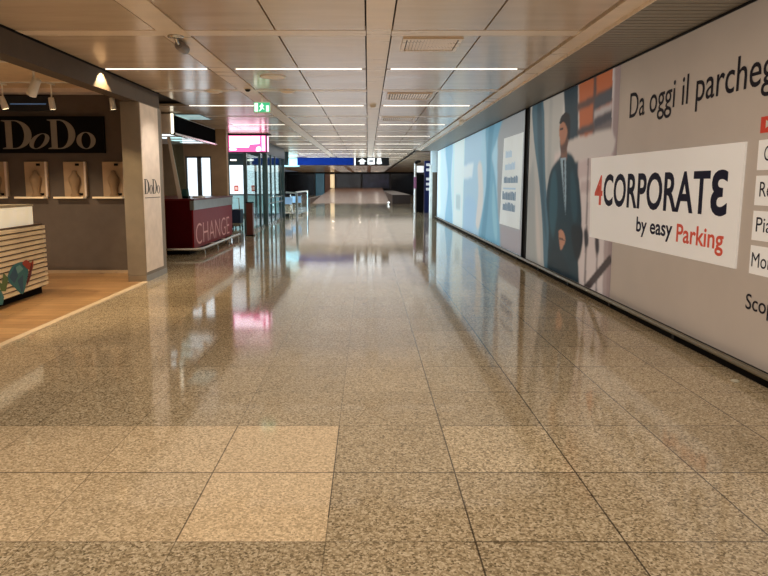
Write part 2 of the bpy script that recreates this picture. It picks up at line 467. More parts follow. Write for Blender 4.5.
louvre(6.2, 6.78, .34, .92, 'square louvred air vent with slats, nearest on the ceiling, right of the centre beam')
louvre(9.85, 10.55, .30, 1.0, 'louvred air vent just behind the first strip light right of the centre beam')
louvre(13.3, 14.0, .30, 1.0, 'small distant louvred air vent, third down the hall right of the centre beam')
def disc(x, y, z, r, label, name='ceiling_speaker', cat='speaker', h=.035, group='round ceiling speakers'):
    t = thing(name, label, cat, (x, y, z), group)
    MB().lathe([(r, 0), (r, -.008), (r*.86, -.014), (r*.84, -.010)], (x, y, z)).build('rim', M_WHITE, t)
    MB().lathe([(r*.84, -.010), (r*.6, -h*.8), (r*.3, -h), (0, -h)], (x, y, z)).build('grille', M_BEAM, t)
disc(-2.34, 9.66, ZC-.002, .13, 'round white speaker on the ceiling rib left of the left beam')
disc(-1.22, 9.66, ZC-.002, .13, 'round white speaker on the ceiling rib right of the left beam')
disc(-1.25, 8.4, ZC, .17, 'flat round speaker in the ceiling panel just behind the nearest strip light', h=.016)
disc(.09, 11.3, ZC-.004, .07, 'small round smoke detector under the centre ceiling beam', 'smoke_detector', 'smoke detector', .05, None)
# projector spot on the left beam
pj = thing('beam_spotlight', 'small grey cylinder fitting on the left ceiling beam nearest the camera', 'spotlight', (-1.83, 6.3, ZC))
MB().lathe([(.075, 0), (.075, -.012), (.03, -.02), (.0, -.02)], (-1.83, 6.12, ZC-.004)).build('base_plate', M_CHROME, pj)
MB().tube([(-1.83, 6.12, ZC-.02), (-1.83, 6.16, ZC-.05), (-1.84, 6.27, ZC-.055)], .014).build('arm', M_CHROME, pj)
MB().tube([(-1.84, 6.25, ZC-.055), (-1.84, 6.27, ZC-.055), (-1.84, 6.45, ZC-.06), (-1.84, 6.47, ZC-.06)], [.035, .05, .05, .042]).build('body', mat('fitting_grey', (132, 124, 122), .4, metal=.4), pj)
sn = thing('beam_sensor', 'small dark sensor stud further along the left ceiling beam', 'sensor', (-1.78, 9.42, ZC-.004))
MB().lathe([(.04, 0), (.04, -.02), (.022, -.04), (0, -.042)], (-1.78, 9.42, ZC-.004)).build('dome', M_BLACK, sn)
MB().lathe([(.055, 0), (.055, -.006), (.04, -.008)], (-1.78, 9.42, ZC-.004)).build('ring', M_BEAM, sn)
cc = thing('dome_camera', 'small white ceiling camera on the beam beside the right soffit', 'camera', (2.05, 13.9, 2.80))
MB().lathe([(.06, 0), (.06, -.02), (.045, -.03), (0, -.03)], (2.05, 13.9, 2.80)).build('mount', M_WHITE, cc)
MB().tube([(2.05, 13.86, 2.745), (2.05, 13.88, 2.745), (2.05, 14.04, 2.74), (2.05, 14.05, 2.74)], [.03, .042, .042, .03]).build('body', M_WHITE, cc)

# =================================================================== right wall: light boxes
XB = 2.85
def board_frame(t, y0, y1):
    f = MB()
    f.box(XB-.012, 2.90, y0, y1, 2.752, 2.772); f.box(XB-.012, 2.90, y0, y1, .06, .085)
    f.box(XB-.012, 2.90, y0-.03, y0, .06, 2.772); f.box(XB-.012, 2.90, y1, y1+.03, .06, 2.772)
    f.build('frame', M_BLACK, t)
def ad(name, rgb, e=.12, var=.03, scale=2.0):
    return mat(name, rgb, .42, emit=e, var=var, scale=scale)
# ---- near board
nb = thing('billboard', 'beige billboard with a suited man and parking lettering, nearest on the right wall', 'billboard', (XB, 4.6, 0), 'light box billboards on the right wall')
MB().box(XB, 2.90, -2, 11.12, .085, 2.752).build('face_panel', ad('board_beige', (192, 181, 171), .12), nb)
board_frame(nb, -2, 11.12)
def softprint(name, u0, u1, v0, v1, base, layers, x, emit, parent, n=(260, 170)):
    """a printed picture on the light box: a fine sheet whose colours are soft-edged shapes"""
    import numpy as np
    nu, nv = n
    U, V = np.meshgrid(np.linspace(u0, u1, nu), np.linspace(v0, v1, nv), indexing='ij')
    img = np.ones((nu, nv, 3)) * np.array(lin(base)[:3])
    du, dv = abs(u1-u0)/(nu-1), abs(v1-v0)/(nv-1)
    def blur(m, bu, bv):
        for ax, r_ in ((0, bu/du), (1, bv/dv)):
            k = int(round(r_))
            if k < 1: continue
            ker = np.ones(2*k+1)/(2*k+1)
            for _ in range(2):
                pad = [(0, 0), (0, 0)]; pad[ax] = (k, k)
                m = np.apply_along_axis(lambda q: np.convolve(q, ker, 'valid'), ax, np.pad(m, pad, mode='edge'))
        return m
    for lay in layers:
        pts, col, bl = lay[:3]; op = lay[3] if len(lay) > 3 else 1.0
        ins = np.zeros((nu, nv), bool); k = len(pts)
        for i in range(k):
            (ua, va), (ub, vb) = pts[i], pts[(i+1) % k]
            if va == vb: continue
            ins ^= ((va > V) != (vb > V)) & (U < (ub-ua)*(V-va)/(vb-va)+ua)
        m = blur(ins.astype(float), bl*.6, bl*.4)[..., None]*op
        img = img*(1-m) + np.array(lin(col)[:3])*m
    me = bpy.data.meshes.new(name); org = Vector(parent['_o'])
    vs = [(x-org.x, float(U[i, j])-org.y, float(V[i, j])-org.z) for i in range(nu) for j in range(nv)]
    me.from_pydata(vs, [], [(i*nv+j, i*nv+j+1, (i+1)*nv+j+1, (i+1)*nv+j) for i in range(nu-1) for j in range(nv-1)])
    ca = me.color_attributes.new('ink', 'FLOAT_COLOR', 'POINT')
    ca.data.foreach_set('color', np.concatenate([img, np.ones((nu, nv, 1))], 2).astype('f').ravel())
    m = bpy.data.materials.new(name + '_ink'); m.use_nodes = True; nt = m.node_tree; b = nt.nodes['Principled BSDF']
    at = nt.nodes.new('ShaderNodeVertexColor'); at.layer_name = 'ink'
    mu = nt.nodes.new('ShaderNodeMix'); mu.data_type = 'RGBA'; mu.blend_type = 'MULTIPLY'; mu.inputs[0].default_value = 1; mu.inputs[7].default_value = (.6, .6, .6, 1)
    nt.links.new(at.outputs['Color'], mu.inputs[6]); nt.links.new(mu.outputs[2], b.inputs['Base Color']); b.inputs['Specular IOR Level'].default_value = .15; nt.links.new(at.outputs['Color'], b.inputs['Emission Color'])
    b.inputs['Emission Strength'].default_value = emit; b.inputs['Roughness'].default_value = .45
    me.materials.append(m); me.update()
    o = bpy.data.objects.new(name, me); COL.objects.link(o); o.parent = parent; o['_o'] = parent['_o']
    return o
TEAL, DTEAL, SUIT = (70, 102, 116), (40, 58, 68), (22, 46, 54)
ly = [
 ([(11.2,0),(11.2,2.8),(9.2,2.8),(9.5,1.4),(9.9,0)], (178,174,166), .05),
 ([(9.6,0),(9.6,1.9),(7.1,1.9),(7.1,0)], (204,188,180), .08),
 (smooth([(10.98,2.8),(10.34,2.8),(10.13,1.96),(10.0,1.4),(9.7,.71),(9.47,.0),(9.9,.0),(10.12,.76),(10.42,1.49),(10.82,2.17)], 3), TEAL, .03),
 (smooth([(10.7,2.8),(10.45,2.8),(10.25,1.9),(10.0,1.0),(9.85,.5),(10.1,.9),(10.45,1.7)], 3), DTEAL, .05, .6),
 ([(11.2,1.3),(10.8,1.9),(10.62,1.2),(10.5,.5),(10.3,.0),(11.2,.0)], (150,152,148), .09, .8),
 (smooth([(10.6,1.3),(10.3,.7),(10.15,.2),(10.35,.2),(10.5,.7)], 3), (196,184,174), .06, .8),
 ([(9.95,2.8),(9.8,2.8),(9.75,1.5),(9.95,1.5)], (150,150,146), .05, .5),
 ([(9.27,2.8),(8.64,2.8),(8.52,1.88),(8.4,1.2),(8.84,1.4),(9.01,1.9)], DTEAL, .03),
 ([(8.62,2.8),(7.38,2.8),(7.34,1.95),(8.46,1.85)], (176,98,62), .02),
 ([(8.62,2.50),(7.38,2.55),(7.38,2.45),(8.62,2.40)], (92,70,64), .02),
 ([(8.60,2.16),(7.36,2.22),(7.36,2.12),(8.58,2.06)], (84,72,70), .02),
 ([(8.05,2.8),(7.95,2.8),(7.90,1.95),(8.0,1.95)], (92,74,70), .02),
 ([(7.98,2.49),(7.40,2.53),(7.40,2.37),(7.98,2.33)], (74,76,82), .02),
 ([(7.97,2.33),(7.40,2.36),(7.40,2.25),(7.97,2.21)], (176,166,162), .02),
 ([(7.96,2.2),(7.39,2.26),(7.38,2.04),(7.93,1.98)], (110,100,98), .03),
 ([(7.96,2.24),(7.39,2.28),(7.39,2.17),(7.95,2.11)], (72,70,76), .02),
 ([(7.44,2.8),(7.37,2.8),(7.30,1.7),(7.36,1.7)], (190,178,172), .012),
 ([(7.37,2.8),(7.1,2.8),(7.1,0),(7.30,0)], (146,126,122), .02),
 (smooth([(8.98,2.02),(8.2,2.04),(7.40,2.06),(7.30,1.78),(8.1,1.76),(8.90,1.72)], 2), (196,184,174), .03),
 ([(8.5,1.72),(7.3,1.76),(7.3,1.55),(8.5,1.5)], (188,166,160), .03, .8),
 ([(8.35,1.45),(7.3,1.5),(7.3,1.36),(8.35,1.3)], (176,152,146), .03, .7),
 ([(8.14,1.75),(8.09,1.75),(8.0,.0),(8.07,.0)], (92,80,78), .015, .8),
 ([(7.74,1.75),(7.70,1.75),(7.60,.0),(7.66,.0)], (100,86,84), .015, .8),
 ([(7.45,.8),(7.25,.8),(7.2,.0),(7.42,.0)], (150,128,122), .03, .8),
 (smooth([(8.16,.82),(8.02,.82),(7.98,.64),(8.1,.6)], 3), (52,48,50), .02),
 (smooth([(7.76,.78),(7.64,.78),(7.6,.60),(7.7,.56)], 3), (58,50,52), .02),
 ([(8.12,.06),(7.25,.60),(7.17,.52),(7.93,.03)], (70,58,56), .018),
 # the man
 (smooth([(9.34,1.80),(9.22,1.87),(9.0,1.87),(8.70,1.78),(8.45,1.47),(8.30,1.1),(8.26,.79),(8.38,.55),(8.34,-.1),(9.64,-.1),(9.75,.70),(9.95,1.17),(9.82,1.56),(9.58,1.72)], 3), SUIT, .022),
 (smooth([(9.72,1.5),(9.5,1.6),(9.35,1.1),(9.5,.6),(9.75,.9)], 3), (44,82,92), .06, .8),
 (smooth([(8.8,1.6),(8.6,1.5),(8.45,1.0),(8.6,.9),(8.75,1.2)], 3), (40,72,82), .06, .7),
 (smooth([(9.26,1.98),(9.05,1.98),(8.98,1.8),(9.1,1.74),(9.27,1.8)], 3), (120,84,66), .02),
 ([(9.30,1.80),(9.04,1.79),(8.97,1.33),(8.95,.98),(9.05,1.2),(9.15,1.45)], (146,164,172), .018),
 ([(9.17,1.76),(9.10,1.76),(9.03,1.25),(8.99,1.08),(9.07,1.3)], (24,34,42), .012),
 (smooth([(9.40,2.26),(9.34,2.33),(9.15,2.36),(8.98,2.28),(8.96,2.06),(9.03,1.93),(9.18,1.89),(9.30,1.95),(9.36,2.08),(9.40,2.16)], 3), (166,112,84), .016),
 (smooth([(9.36,2.06),(9.28,1.99),(9.1,2.03),(9.0,2.15),(8.97,2.0),(9.05,1.9),(9.2,1.87),(9.32,1.93)], 3), (66,48,42), .025, .85),
 (smooth([(9.40,2.30),(9.34,2.40),(9.12,2.44),(8.93,2.36),(8.90,2.08),(8.99,2.06),(9.03,2.2),(9.2,2.31)], 3), (30,26,28), .018),
 ([(9.36,2.235),(9.22,2.235),(9.22,2.20),(9.36,2.20)], (54,36,32), .012),
 (smooth([(8.67,.83),(8.25,.85),(8.20,.61),(8.35,.38),(8.55,.5)], 3), (20,26,32), .02),
 (smooth([(9.5,.5),(9.0,.4),(8.7,.2),(8.5,-.1),(9.6,-.1)], 3), (22,38,46), .06, .9),
 (smooth([(9.24,.72),(9.08,.75),(8.95,.68),(8.92,.6),(9.02,.5),(9.11,.45),(9.18,.55)], 3), (178,124,96), .015),
 ([(9.2,.64),(8.95,.62),(8.95,.60),(9.2,.60)], (96,62,50), .01),
]
pt = softprint('printed_picture', 11.11, 7.20, .09, 2.75, (200,194,186), ly, XB-.003, .42, nb)
pt['label'] = 'printed picture of a dark-haired man in a dark teal suit by a window'
wp = MB().add([(XB-.018,7.97,1.745),(XB-.018,4.73,1.735),(XB-.018,4.75,.77),(XB-.018,7.91,.75),(XB-.001,7.97,1.745),(XB-.001,4.73,1.735),(XB-.001,4.75,.77),(XB-.001,7.91,.75)],
              [(0,1,2,3),(0,4,5,1),(1,5,6,2),(2,6,7,3),(3,7,4,0)]).build('white_name_panel', ad('print_white', (234, 231, 226), .24), nb)
T1 = RW(XB-.0195)
M_INKNAVY = mat('ink_navy', (22, 24, 56), .6, spec=.2); M_INKRED = mat('ink_orange_red', (222, 84, 58), .5, emit=.1); M_INKDARK = mat('ink_dark', (30, 27, 40), .6, spec=.2)
a = MB(); text(a, 'CORPORAT', T1, 7.50, 5.17, 1.165, .365, .022); text(a, '3', T1, 5.15, 4.91, 1.165, .365, .03, mirror=True)
a.build('main_lettering', M_INKNAVY, wp)
a = MB(); text(a, 'by easy', T1, 6.54, 5.76, .925, .155, .020); a.build('byline_lettering', M_INKNAVY, wp)
a = MB(); text(a, '4', T1, 7.79, 7.53, 1.165, .355, .02); a.build('red_numeral', M_INKRED, wp)
a = MB(); text(a, 'Parking', T1, 5.68, 4.92, .895, .165, .018); a.build('red_lettering', M_INKRED, wp)
T2 = RW(XB-.003)
for wd_ in range(4):
    a = MB(); text(a, 'Da oggi il parcheggio', T2, 6.90, 4.47, 2.13, .262, .004, ref='Da oggi il parcheg', word=wd_); a.build('headline_word', M_INKDARK, nb)
a = MB(); text(a, 'Scopri', T2, 4.60, 4.17, .49, .115, .006); a.build('footer_lettering', M_INKDARK, nb)
a = MB().box(XB-.006, XB-.001, 3.3, 4.58, 1.785, 1.90).build('red_heading_box', mat('box_red', (214, 62, 40), .5, emit=.12), nb)
b_ = MB().flat([(4.52,1.875),(4.46,1.845),(4.52,1.815)], RW(XB-.007)); b_.box(XB-.0075, XB-.0065, 4.2, 4.49, 1.832, 1.858); b_.build('white_mark', M_WHITE, a)
for wrd, z0, z1, u0, u1, zb in (('Co', 1.52, 1.735, 4.51, 4.37, 1.585), ('Re', 1.265, 1.48, 4.53, 4.39, 1.33), ('Pia', 1.01, 1.225, 4.54, 4.36, 1.075), ('Mon', .76, .97, 4.56, 4.32, .815)):
    a = MB().box(XB-.006, XB-.001, 3.3, 4.585, z0, z1).build('white_list_box', ad('print_white', (238, 236, 234)), nb)
    w_ = MB(); text(w_, wrd, RW(XB-.008), u0, u1, zb, .105, 0); w_.build('lettering', M_INKDARK, a)

# ---- far board
fb = thing('billboard', 'glowing pale blue billboard with a tall white notice, further down the right wall', 'billboard', (XB, 18.6, 0), 'light box billboards on the right wall')
def lit(name, rgb, e=.75): return mat(name, rgb, .4, emit=e, var=.06, scale=.9)
MB().box(XB, 2.90, 11.45, 25.7, .085, 2.752).build('face_panel', lit('board_blue_white', (178, 208, 222)), fb)
board_frame(fb, 11.45, 25.7)
ly = [
 ([(26,0),(26,3),(20,3),(20,0)], (196,228,240), .3),
 (smooth([(25.8,2.6),(24.6,2.7),(24.8,1.6),(24.4,.4),(25.6,.3)], 3), (222,242,248), .2),
 (smooth([(23.2,2.8),(21.2,2.8),(21.5,1.5),(20.9,.0),(23.0,.0),(22.2,1.4)], 3), (126,184,214), .10, .9),
 ([(20.7,2.8),(18.5,2.8),(18.7,.0),(20.7,.0)], (214,236,238), .10),
 ([(20.2,1.1),(19.2,1.1),(19.2,.6),(20.2,.6)], (150,180,190), .06, .6),
 ([(18.5,2.8),(15.8,2.8),(16.0,.0),(18.6,.0)], (162,196,216), .14),
 ([(18.9,1.95),(16.9,2.0),(17.1,1.6),(19.0,1.55)], (214,230,236), .10, .9),
 (smooth([(18.3,1.0),(16.6,1.0),(16.3,.5),(17.0,.1),(18.4,.1)], 3), (150,188,218), .15, .7),
 (smooth([(16.3,1.9),(15.7,1.9),(15.4,1.0),(15.9,.3),(16.4,.4),(16.1,1.2)], 3), (208,206,200), .06, .9),
 ([(13.9,3),(11,3),(11,-.2),(13.6,-.2)], (146,150,152), .10),
 (smooth([(15.9,-.10),(15.35,.9),(15.0,1.44),(15.1,2.0),(15.2,2.9),(13.4,2.9),(13.9,2.4),(14.45,2.08),(14.2,1.8),(13.92,1.44),(13.6,.8),(13.35,-.10)], 3), (104,158,182), .06),
 (smooth([(14.8,2.9),(14.2,2.9),(14.5,2.2),(14.6,1.4),(14.9,.4),(15.2,-.1),(15.6,.1),(15.1,1.2),(15.0,2.0)], 3), (72,128,156), .07, .7),
 (smooth([(14.2,1.5),(13.9,1.0),(13.6,.3),(13.9,.2),(14.3,.9)], 3), (140,186,200), .06, .7),
 ([(11.46,.55),(13.3,.55),(13.3,.0),(11.46,.0)], (150,142,146), .06, .8),
]
p2 = softprint('printed_picture', 25.69, 11.46, .09, 2.75, (156,196,214), ly, XB-.003, .58, fb, (320, 90))
p2['label'] = 'printed picture of pale blue standing shapes'
np_ = MB().add([(XB-.012,13.15,2.36),(XB-.012,11.53,2.36),(XB-.012,11.62,.57),(XB-.012,13.39,.57),(XB-.001,13.15,2.36),(XB-.001,11.53,2.36),(XB-.001,11.62,.57),(XB-.001,13.39,.57)],
               [(0,1,2,3),(0,4,5,1),(1,5,6,2),(2,6,7,3),(3,7,4,0)]).build('white_notice', lit('print_notice', (200, 208, 208), .42), fb)
w1, w2 = MB(), MB(); T3 = RW(XB-.014); rr = random.Random(3)
def blur_word(mb, u0, u1, z0, z1):
    u = u0
    while u > u1:
        w = rr.uniform(.07, .13); mb.flat([(u, z0), (u, z1 if rr.random() < .6 else z0+.75*(z1-z0)), (max(u-w, u1), z1 if rr.random() < .5 else z0+.75*(z1-z0)), (max(u-w, u1), z0)], T3); u -= w+.02
for k, (u0, u1, z0, z1, nm) in enumerate(((12.95, 12.40, 1.95, 2.09, 'pale'), (12.97, 12.1, 1.70, 1.85, 'pale'), (13.05, 11.85, 1.44, 1.58, 'dark'), (13.15, 11.98, 1.10, 1.27, 'dark'), (13.1, 12.0, .88, 1.05, 'dark'))):
    q = MB(); blur_word(q, u0, u1, z0, z1)
    q.build(nm + '_lettering', lit('ink_pale_blue', (158, 184, 204), .4) if nm == 'pale' else mat('ink_grey_blue', (104, 134, 162), .5, emit=.25), np_)
MB().flat([(13.1,1.31),(12.0,1.31),(12.0,1.345),(13.1,1.345)], T3).build('dividing_line', lit('ink_pale_blue', (158, 184, 204), .4), np_)
# plinth and bumper rail
struct(MB().box(2.80, 2.90, -6, 26, 0, .06).box(2.86, 2.90, 11.15, 11.42, .06, 2.775).build('baseboard_right', M_BLACKMATT))
br = thing('bumper_rail', 'long dull metal bumper rail along the foot of the right wall', 'rail', (2.77, 10, 0))
MB().tube([(2.775, -5.9, .085), (2.775, 25.7, .085)], .022, 14).build('tube', M_RAIL, br)
for y in [-5+1.5*k for k in range(21)]:
    MB().box(2.765, 2.805, y-.02, y+.02, .03, .085).build('bracket', M_BLACK, br)
ct = tag(MB().lathe([(.0, 0), (.028, 0), (.03, .004), (.022, .012), (0, .013)], (2.66, 4.35, 0), 12).build('bottle_cap', mat('pale_plastic', (206, 206, 190), .4)), 'tiny pale scrap lying on the floor beside the right wall', 'litter')

# =================================================================== the shop
sg = thing('shop_sign', 'black wall sign with large silver serif shop name above the display panels', 'sign', (-4.95, 9.85, 2.18))
sb = MB().box(-6.15, -4.10, 9.80, 9.85, 1.90, 2.46).build('backboard', M_BLACKMATT, sg)
lt = MB(); ps = FW(9.792)
didone(lt, ps, 'D', -5.68, -5.22, 1.96, 2.40); didone(lt, ps, 'o', -5.25, -4.96, 1.96, 2.20, .45)
didone(lt, ps, 'D', -4.97, -4.54, 1.96, 2.41); didone(lt, ps, 'o', -4.53, -4.23, 1.96, 2.22)
lt.build('shop_name', mat('silver_letters', (136, 131, 124), .45, spec=.3), sb)
tv = thing('air_curtain', 'dark blue grey unit with a thin blue light line high above the shop sign', 'air curtain', (-5.2, 9.8, 2.62))
MB().box(-5.66, -4.88, 9.76, 9.85, 2.54, 2.76, bev=.01).build('casing', mat('slate_casing', (34, 38, 44), .4), tv)
MB().box(-5.5, -4.95, 9.757, 9.762, 2.635, 2.645).build('light_line', mat('blue_line', (110, 150, 200), .4, emit=.35), tv)
dp = thing('display_panel', '', 'display', (-5.2, 9.85, 1.2), 'lit display panels in a row on the shop back wall')
MB().box(-5.38, -5.02, 9.81, 9.85, 1.225, 1.765, bev=.004).build('backing', mat('cream_display', (176, 152, 124), .5, var=.16, scale=4), dp)
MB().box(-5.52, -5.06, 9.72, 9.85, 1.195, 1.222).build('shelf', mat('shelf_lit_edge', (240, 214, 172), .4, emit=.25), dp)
bu = MB()
bu.lathe([(0, 0), (.07, 0), (.075, .02), (.05, .06), (.06, .14), (.09, .24), (.085, .30), (.04, .36), (.035, .40), (0, .41)], (-5.2, 9.785, 1.222), 20)
bu.build('bust', mat('linen_bust', (150, 126, 98), .8), dp)
clip = MB()
for x, z in ((-5.16, 1.72), (-5.12, 1.26)): clip.box(x-.03, x+.03, 9.802, 9.812, z-.018, z+.018)
clip.build('clips', M_BLACKMATT, dp)
MB().box(-5.05, -5.02, 9.78, 9.81, 1.225, 1.765).build('side_fin', M_CREAM, dp)
for k, (x, lab) in enumerate(((-5.2, 'second of the cream display panels under the shop sign, from the left'), (-5.83, 'leftmost cream display panel under the shop sign, cut by the frame edge'), (-4.59, 'third cream display panel under the shop sign, from the left'), (-3.98, 'rightmost cream display panel, beside the shop pillar'))):
    if k == 0: dp['label'] = lab
    else: dup(dp, (x, 9.85, 1.2), lab)
# spot heads on tracks
def spotlight(x, y, z, label, big=1.0, tilt=0.0):
    t = thing('track_spotlight', label, 'spotlight', (x, y, 2.835), 'white track spotlights in the shop')
    MB().box(x-.02, x+.02, y-.09, y+.09, 2.815, 2.834).build('track_adapter', M_WHITE, t)
    MB().tube([(x, y, 2.815), (x, y, z+.10*big)], .012*big, 10).build('stem', M_WHITE, t)
    d = Vector((math.sin(tilt), .25, -math.cos(tilt))).normalized(); c = Vector((x, y, z+.03*big))
    b = MB().tube([c-d*.10*big, c-d*.095*big, c+d*.09*big, c+d*.10*big], [.03*big, .045*big, .052*big, .052*big], 18).build('lamp_head', M_WHITE, t)
    MB().tube([c+d*.100*big, c+d*.104*big], .042*big, 18).build('lens', mat('warm_lens', (255, 226, 180), .3, emit=6), b)
    return t
spotlight(-3.93, 7.5, 2.52, 'larger tilted white track spotlight, nearest the shopfront beam', 1.08, -.55)
spotlight(-4.48, 9.0, 2.53, 'slim white spotlight between the tilted spotlight and the shop sign', .82)
spotlight(-3.62, 9.0, 2.53, 'small white spotlight close to the shop pillar', .8)
spotlight(-5.17, 9.0, 2.54, 'white spotlight at the left edge of the photo', .9, .2)
tk = MB().box(-6, -3.5, 8.98, 9.02, 2.835, 2.85).box(-6, -3.5, 7.48, 7.52, 2.835, 2.85).build('track_rail', M_WHITE)
tag(tk, 'white lighting tracks under the shop ceiling', 'track')
# striped shop counter with fish emblem
def cx(y): return -4.2 + (7.45-y)*.06    # slight skew of the counter front
sd = thing('shop_counter', 'cream ribbed shop counter with a colourful fish emblem and glass case on top', 'counter', (-4.6, 7.2, 0))
y0, y1 = 5.6, 8.06
bd = MB(); bd.add([(cx(y0),y0,.1),(cx(y1),y1,.1),(-5.2,y1,.1),(-5.2,y0,.1),(cx(y0),y0,.91),(cx(y1),y1,.91),(-5.2,y1,.91),(-5.2,y0,.91)], [(0,3,2,1),(4,5,6,7),(0,1,5,4),(1,2,6,5),(2,3,7,6),(3,0,4,7)])
bd.build('body', mat('counter_dark_groove', (84, 62, 44), .6), sd)
rb = MB()
for k in range(13):
    z = .115+k*.0612
    def o(a, b, zz): return (a, b, zz)
    e = .022
    rb.add([o(cx(y0)+e,y0-e,z), o(cx(y1)+e,y1+e,z), o(-5.2,y1+e,z), o(cx(y0)+e,y0-e,z+.036), o(cx(y1)+e,y1+e,z+.036), o(-5.2,y1+e,z+.036),
            o(cx(y0),y0,z+.042), o(cx(y1),y1,z+.042), o(-5.2,y1,z+.042), o(cx(y0),y0,z-.006), o(cx(y1),y1,z-.006), o(-5.2,y1,z-.006), o(-5.2,y0-e,z), o(-5.2,y0-e,z+.036), o(-5.2,y0,z+.042), o(-5.2,y0,z-.006)],
           [(0,1,4,3),(1,2,5,4),(3,4,7,6),(4,5,8,7),(9,10,1,0),(10,11,2,1),(12,0,3,13),(13,3,6,14),(15,9,0,12)])
rb.build('ribs', mat('counter_cream_rib', (238, 222, 190), .45), sd)
MB().box(-5.15, -4.28, y0+.05, y1-.03, .004, .10).build('plinth', M_BLACKMATT, sd)
gc = MB(); e = .05
gc.add([(cx(y0)-e,y0+e,.91),(cx(y1)-e,y1-.12,.91),(-5.15,y1-.12,.91),(-5.15,y0+e,.91),(cx(y0)-e,y0+e,1.14),(cx(y1)-e,y1-.12,1.14),(-5.15,y1-.12,1.14),(-5.15,y0+e,1.14)], [(0,3,2,1),(4,5,6,7),(0,1,5,4),(1,2,6,5),(2,3,7,6),(3,0,4,7)])
gc.build('display_case', mat('case_cream_lit', (250, 236, 206), .3, emit=.38), sd)
MB().add([(cx(y0)-e+.01,y0+e-.01,1.14),(cx(y1)-e+.01,y1-.11,1.14),(-5.16,y1-.11,1.14),(-5.16,y0+e-.01,1.14),(cx(y0)-e+.01,y0+e-.01,1.165),(cx(y1)-e+.01,y1-.11,1.165),(-5.16,y1-.11,1.165),(-5.16,y0+e-.01,1.165)], [(0,3,2,1),(4,5,6,7),(0,1,5,4),(1,2,6,5),(2,3,7,6),(3,0,4,7)]).build('case_lid', mat('lid_grey', (176, 164, 140), .3), sd)
def fp(k): return lambda u, v: (cx(u)+.024+.002*k, u, v)
fs = MB(); FM = [mat('fish_teal', (52, 120, 128), .5), mat('fish_blue', (44, 88, 118), .5), mat('fish_red', (172, 66, 46), .5), mat('fish_green', (84, 112, 56), .5), mat('fish_pale_teal', (110, 164, 164), .5), mat('fish_maroon', (106, 40, 44), .5)]
fs.flat(smooth([(7.06,.33),(7.16,.45),(7.32,.49),(7.5,.47),(7.56,.36),(7.48,.2),(7.38,.1),(7.22,.2)], 3), fp(0), 0)
fs.flat([(7.1,.35),(7.25,.46),(7.3,.33),(7.2,.26)], fp(1), 1); fs.flat([(7.28,.28),(7.42,.33),(7.4,.14),(7.36,.12)], fp(1), 1); fs.flat([(7.3,.36),(7.44,.40),(7.36,.46),(7.26,.44)], fp(1), 4)
fs.flat(smooth([(7.42,.47),(7.52,.50),(7.62,.45),(7.7,.47),(7.66,.36),(7.55,.38),(7.48,.42)], 3), fp(2), 2)
fs.flat(smooth([(7.66,.45),(7.62,.3),(7.48,.18),(7.55,.32)], 3), fp(2), 5)
fs.flat([(7.08,.34),(6.98,.42),(6.93,.30),(6.86,.34),(6.9,.22),(7.0,.2),(7.05,.28)], fp(1), 3)
fs.flat([(6.9,.24),(6.8,.2),(6.82,.08),(6.92,.06),(6.96,.14)], fp(0), 0)
fs.build('fish_emblem', FM, sd)

# =================================================================== exchange counter
ck = thing('exchange_counter', 'dark red exchange counter with steel top band and the word CHANGE on its front', 'counter', (-4.2, 14.2, 0))
MB().box(-5.0, -3.53, 12.42, 16.0, .10, .90).build('body', M_RED, ck)
MB().box(-4.9, -3.62, 12.5, 15.9, 0, .10).build('plinth', M_BLACKMATT, ck)
fr = MB().box(-3.53, -3.50, 12.44, 15.98, .13, .90).build('front_panel', M_REDFRONT, ck)
a = MB(); text(a, 'CHANGE', RW(-3.497), 12.58, 15.62, .19, .42, -.012); a.build('lettering', mat('change_letters', (224, 168, 164), .5, emit=.06), fr)
MB().box(-5.0, -3.47, 12.42, 16.02, 1.09, 1.125, bev=.005).build('worktop', mat('worktop_dark_red', (96, 14, 18), .3), ck)
MB().box(-3.56, -3.48, 12.44, 16.0, .90, 1.09).build('steel_band', mat('band_steel', (176, 180, 174), .3, metal=.7), ck)
MB().box(-5.0, -3.56, 12.42, 16.0, .90, 1.09).build('upper_body', M_RED, ck)
rl = MB().tube([(-4.9, 12.25, .13), (-3.42, 12.25, .13), (-3.33, 12.34, .13), (-3.33, 16.1, .13)], .028, 12).build('foot_rail', M_CHROME, ck)
for y in (12.6, 13.7, 14.8, 15.9): MB().tube([(-3.55, y, .12), (-3.34, y, .12), (-3.33, y, .0)], .014, 8).build('rail_bracket', M_CHROME, rl)
pt = thing('payment_terminal', 'small dark card terminal standing on the red counter', 'payment terminal', (-3.72, 12.7, 1.125))
MB().box(-3.80, -3.64, 12.63, 12.77, 1.125, 1.175, bev=.01).build('base', M_BLACK, pt)
MB().add([(-3.79,12.66,1.175),(-3.65,12.66,1.175),(-3.65,12.74,1.175),(-3.79,12.74,1.175),(-3.78,12.70,1.32),(-3.66,12.70,1.32),(-3.66,12.73,1.32),(-3.78,12.73,1.32)], [(0,3,2,1),(4,5,6,7),(0,1,5,4),(1,2,6,5),(2,3,7,6),(3,0,4,7)]).build('screen_housing', mat('terminal_green_grey', (72, 104, 100), .4), pt)
pg = tag(MB().box(-3.72, -3.52, 13.2, 13.45, 1.125, 1.16).build('paper_stack', M_WHITE), 'small stack of white paper on the red counter', 'paper')

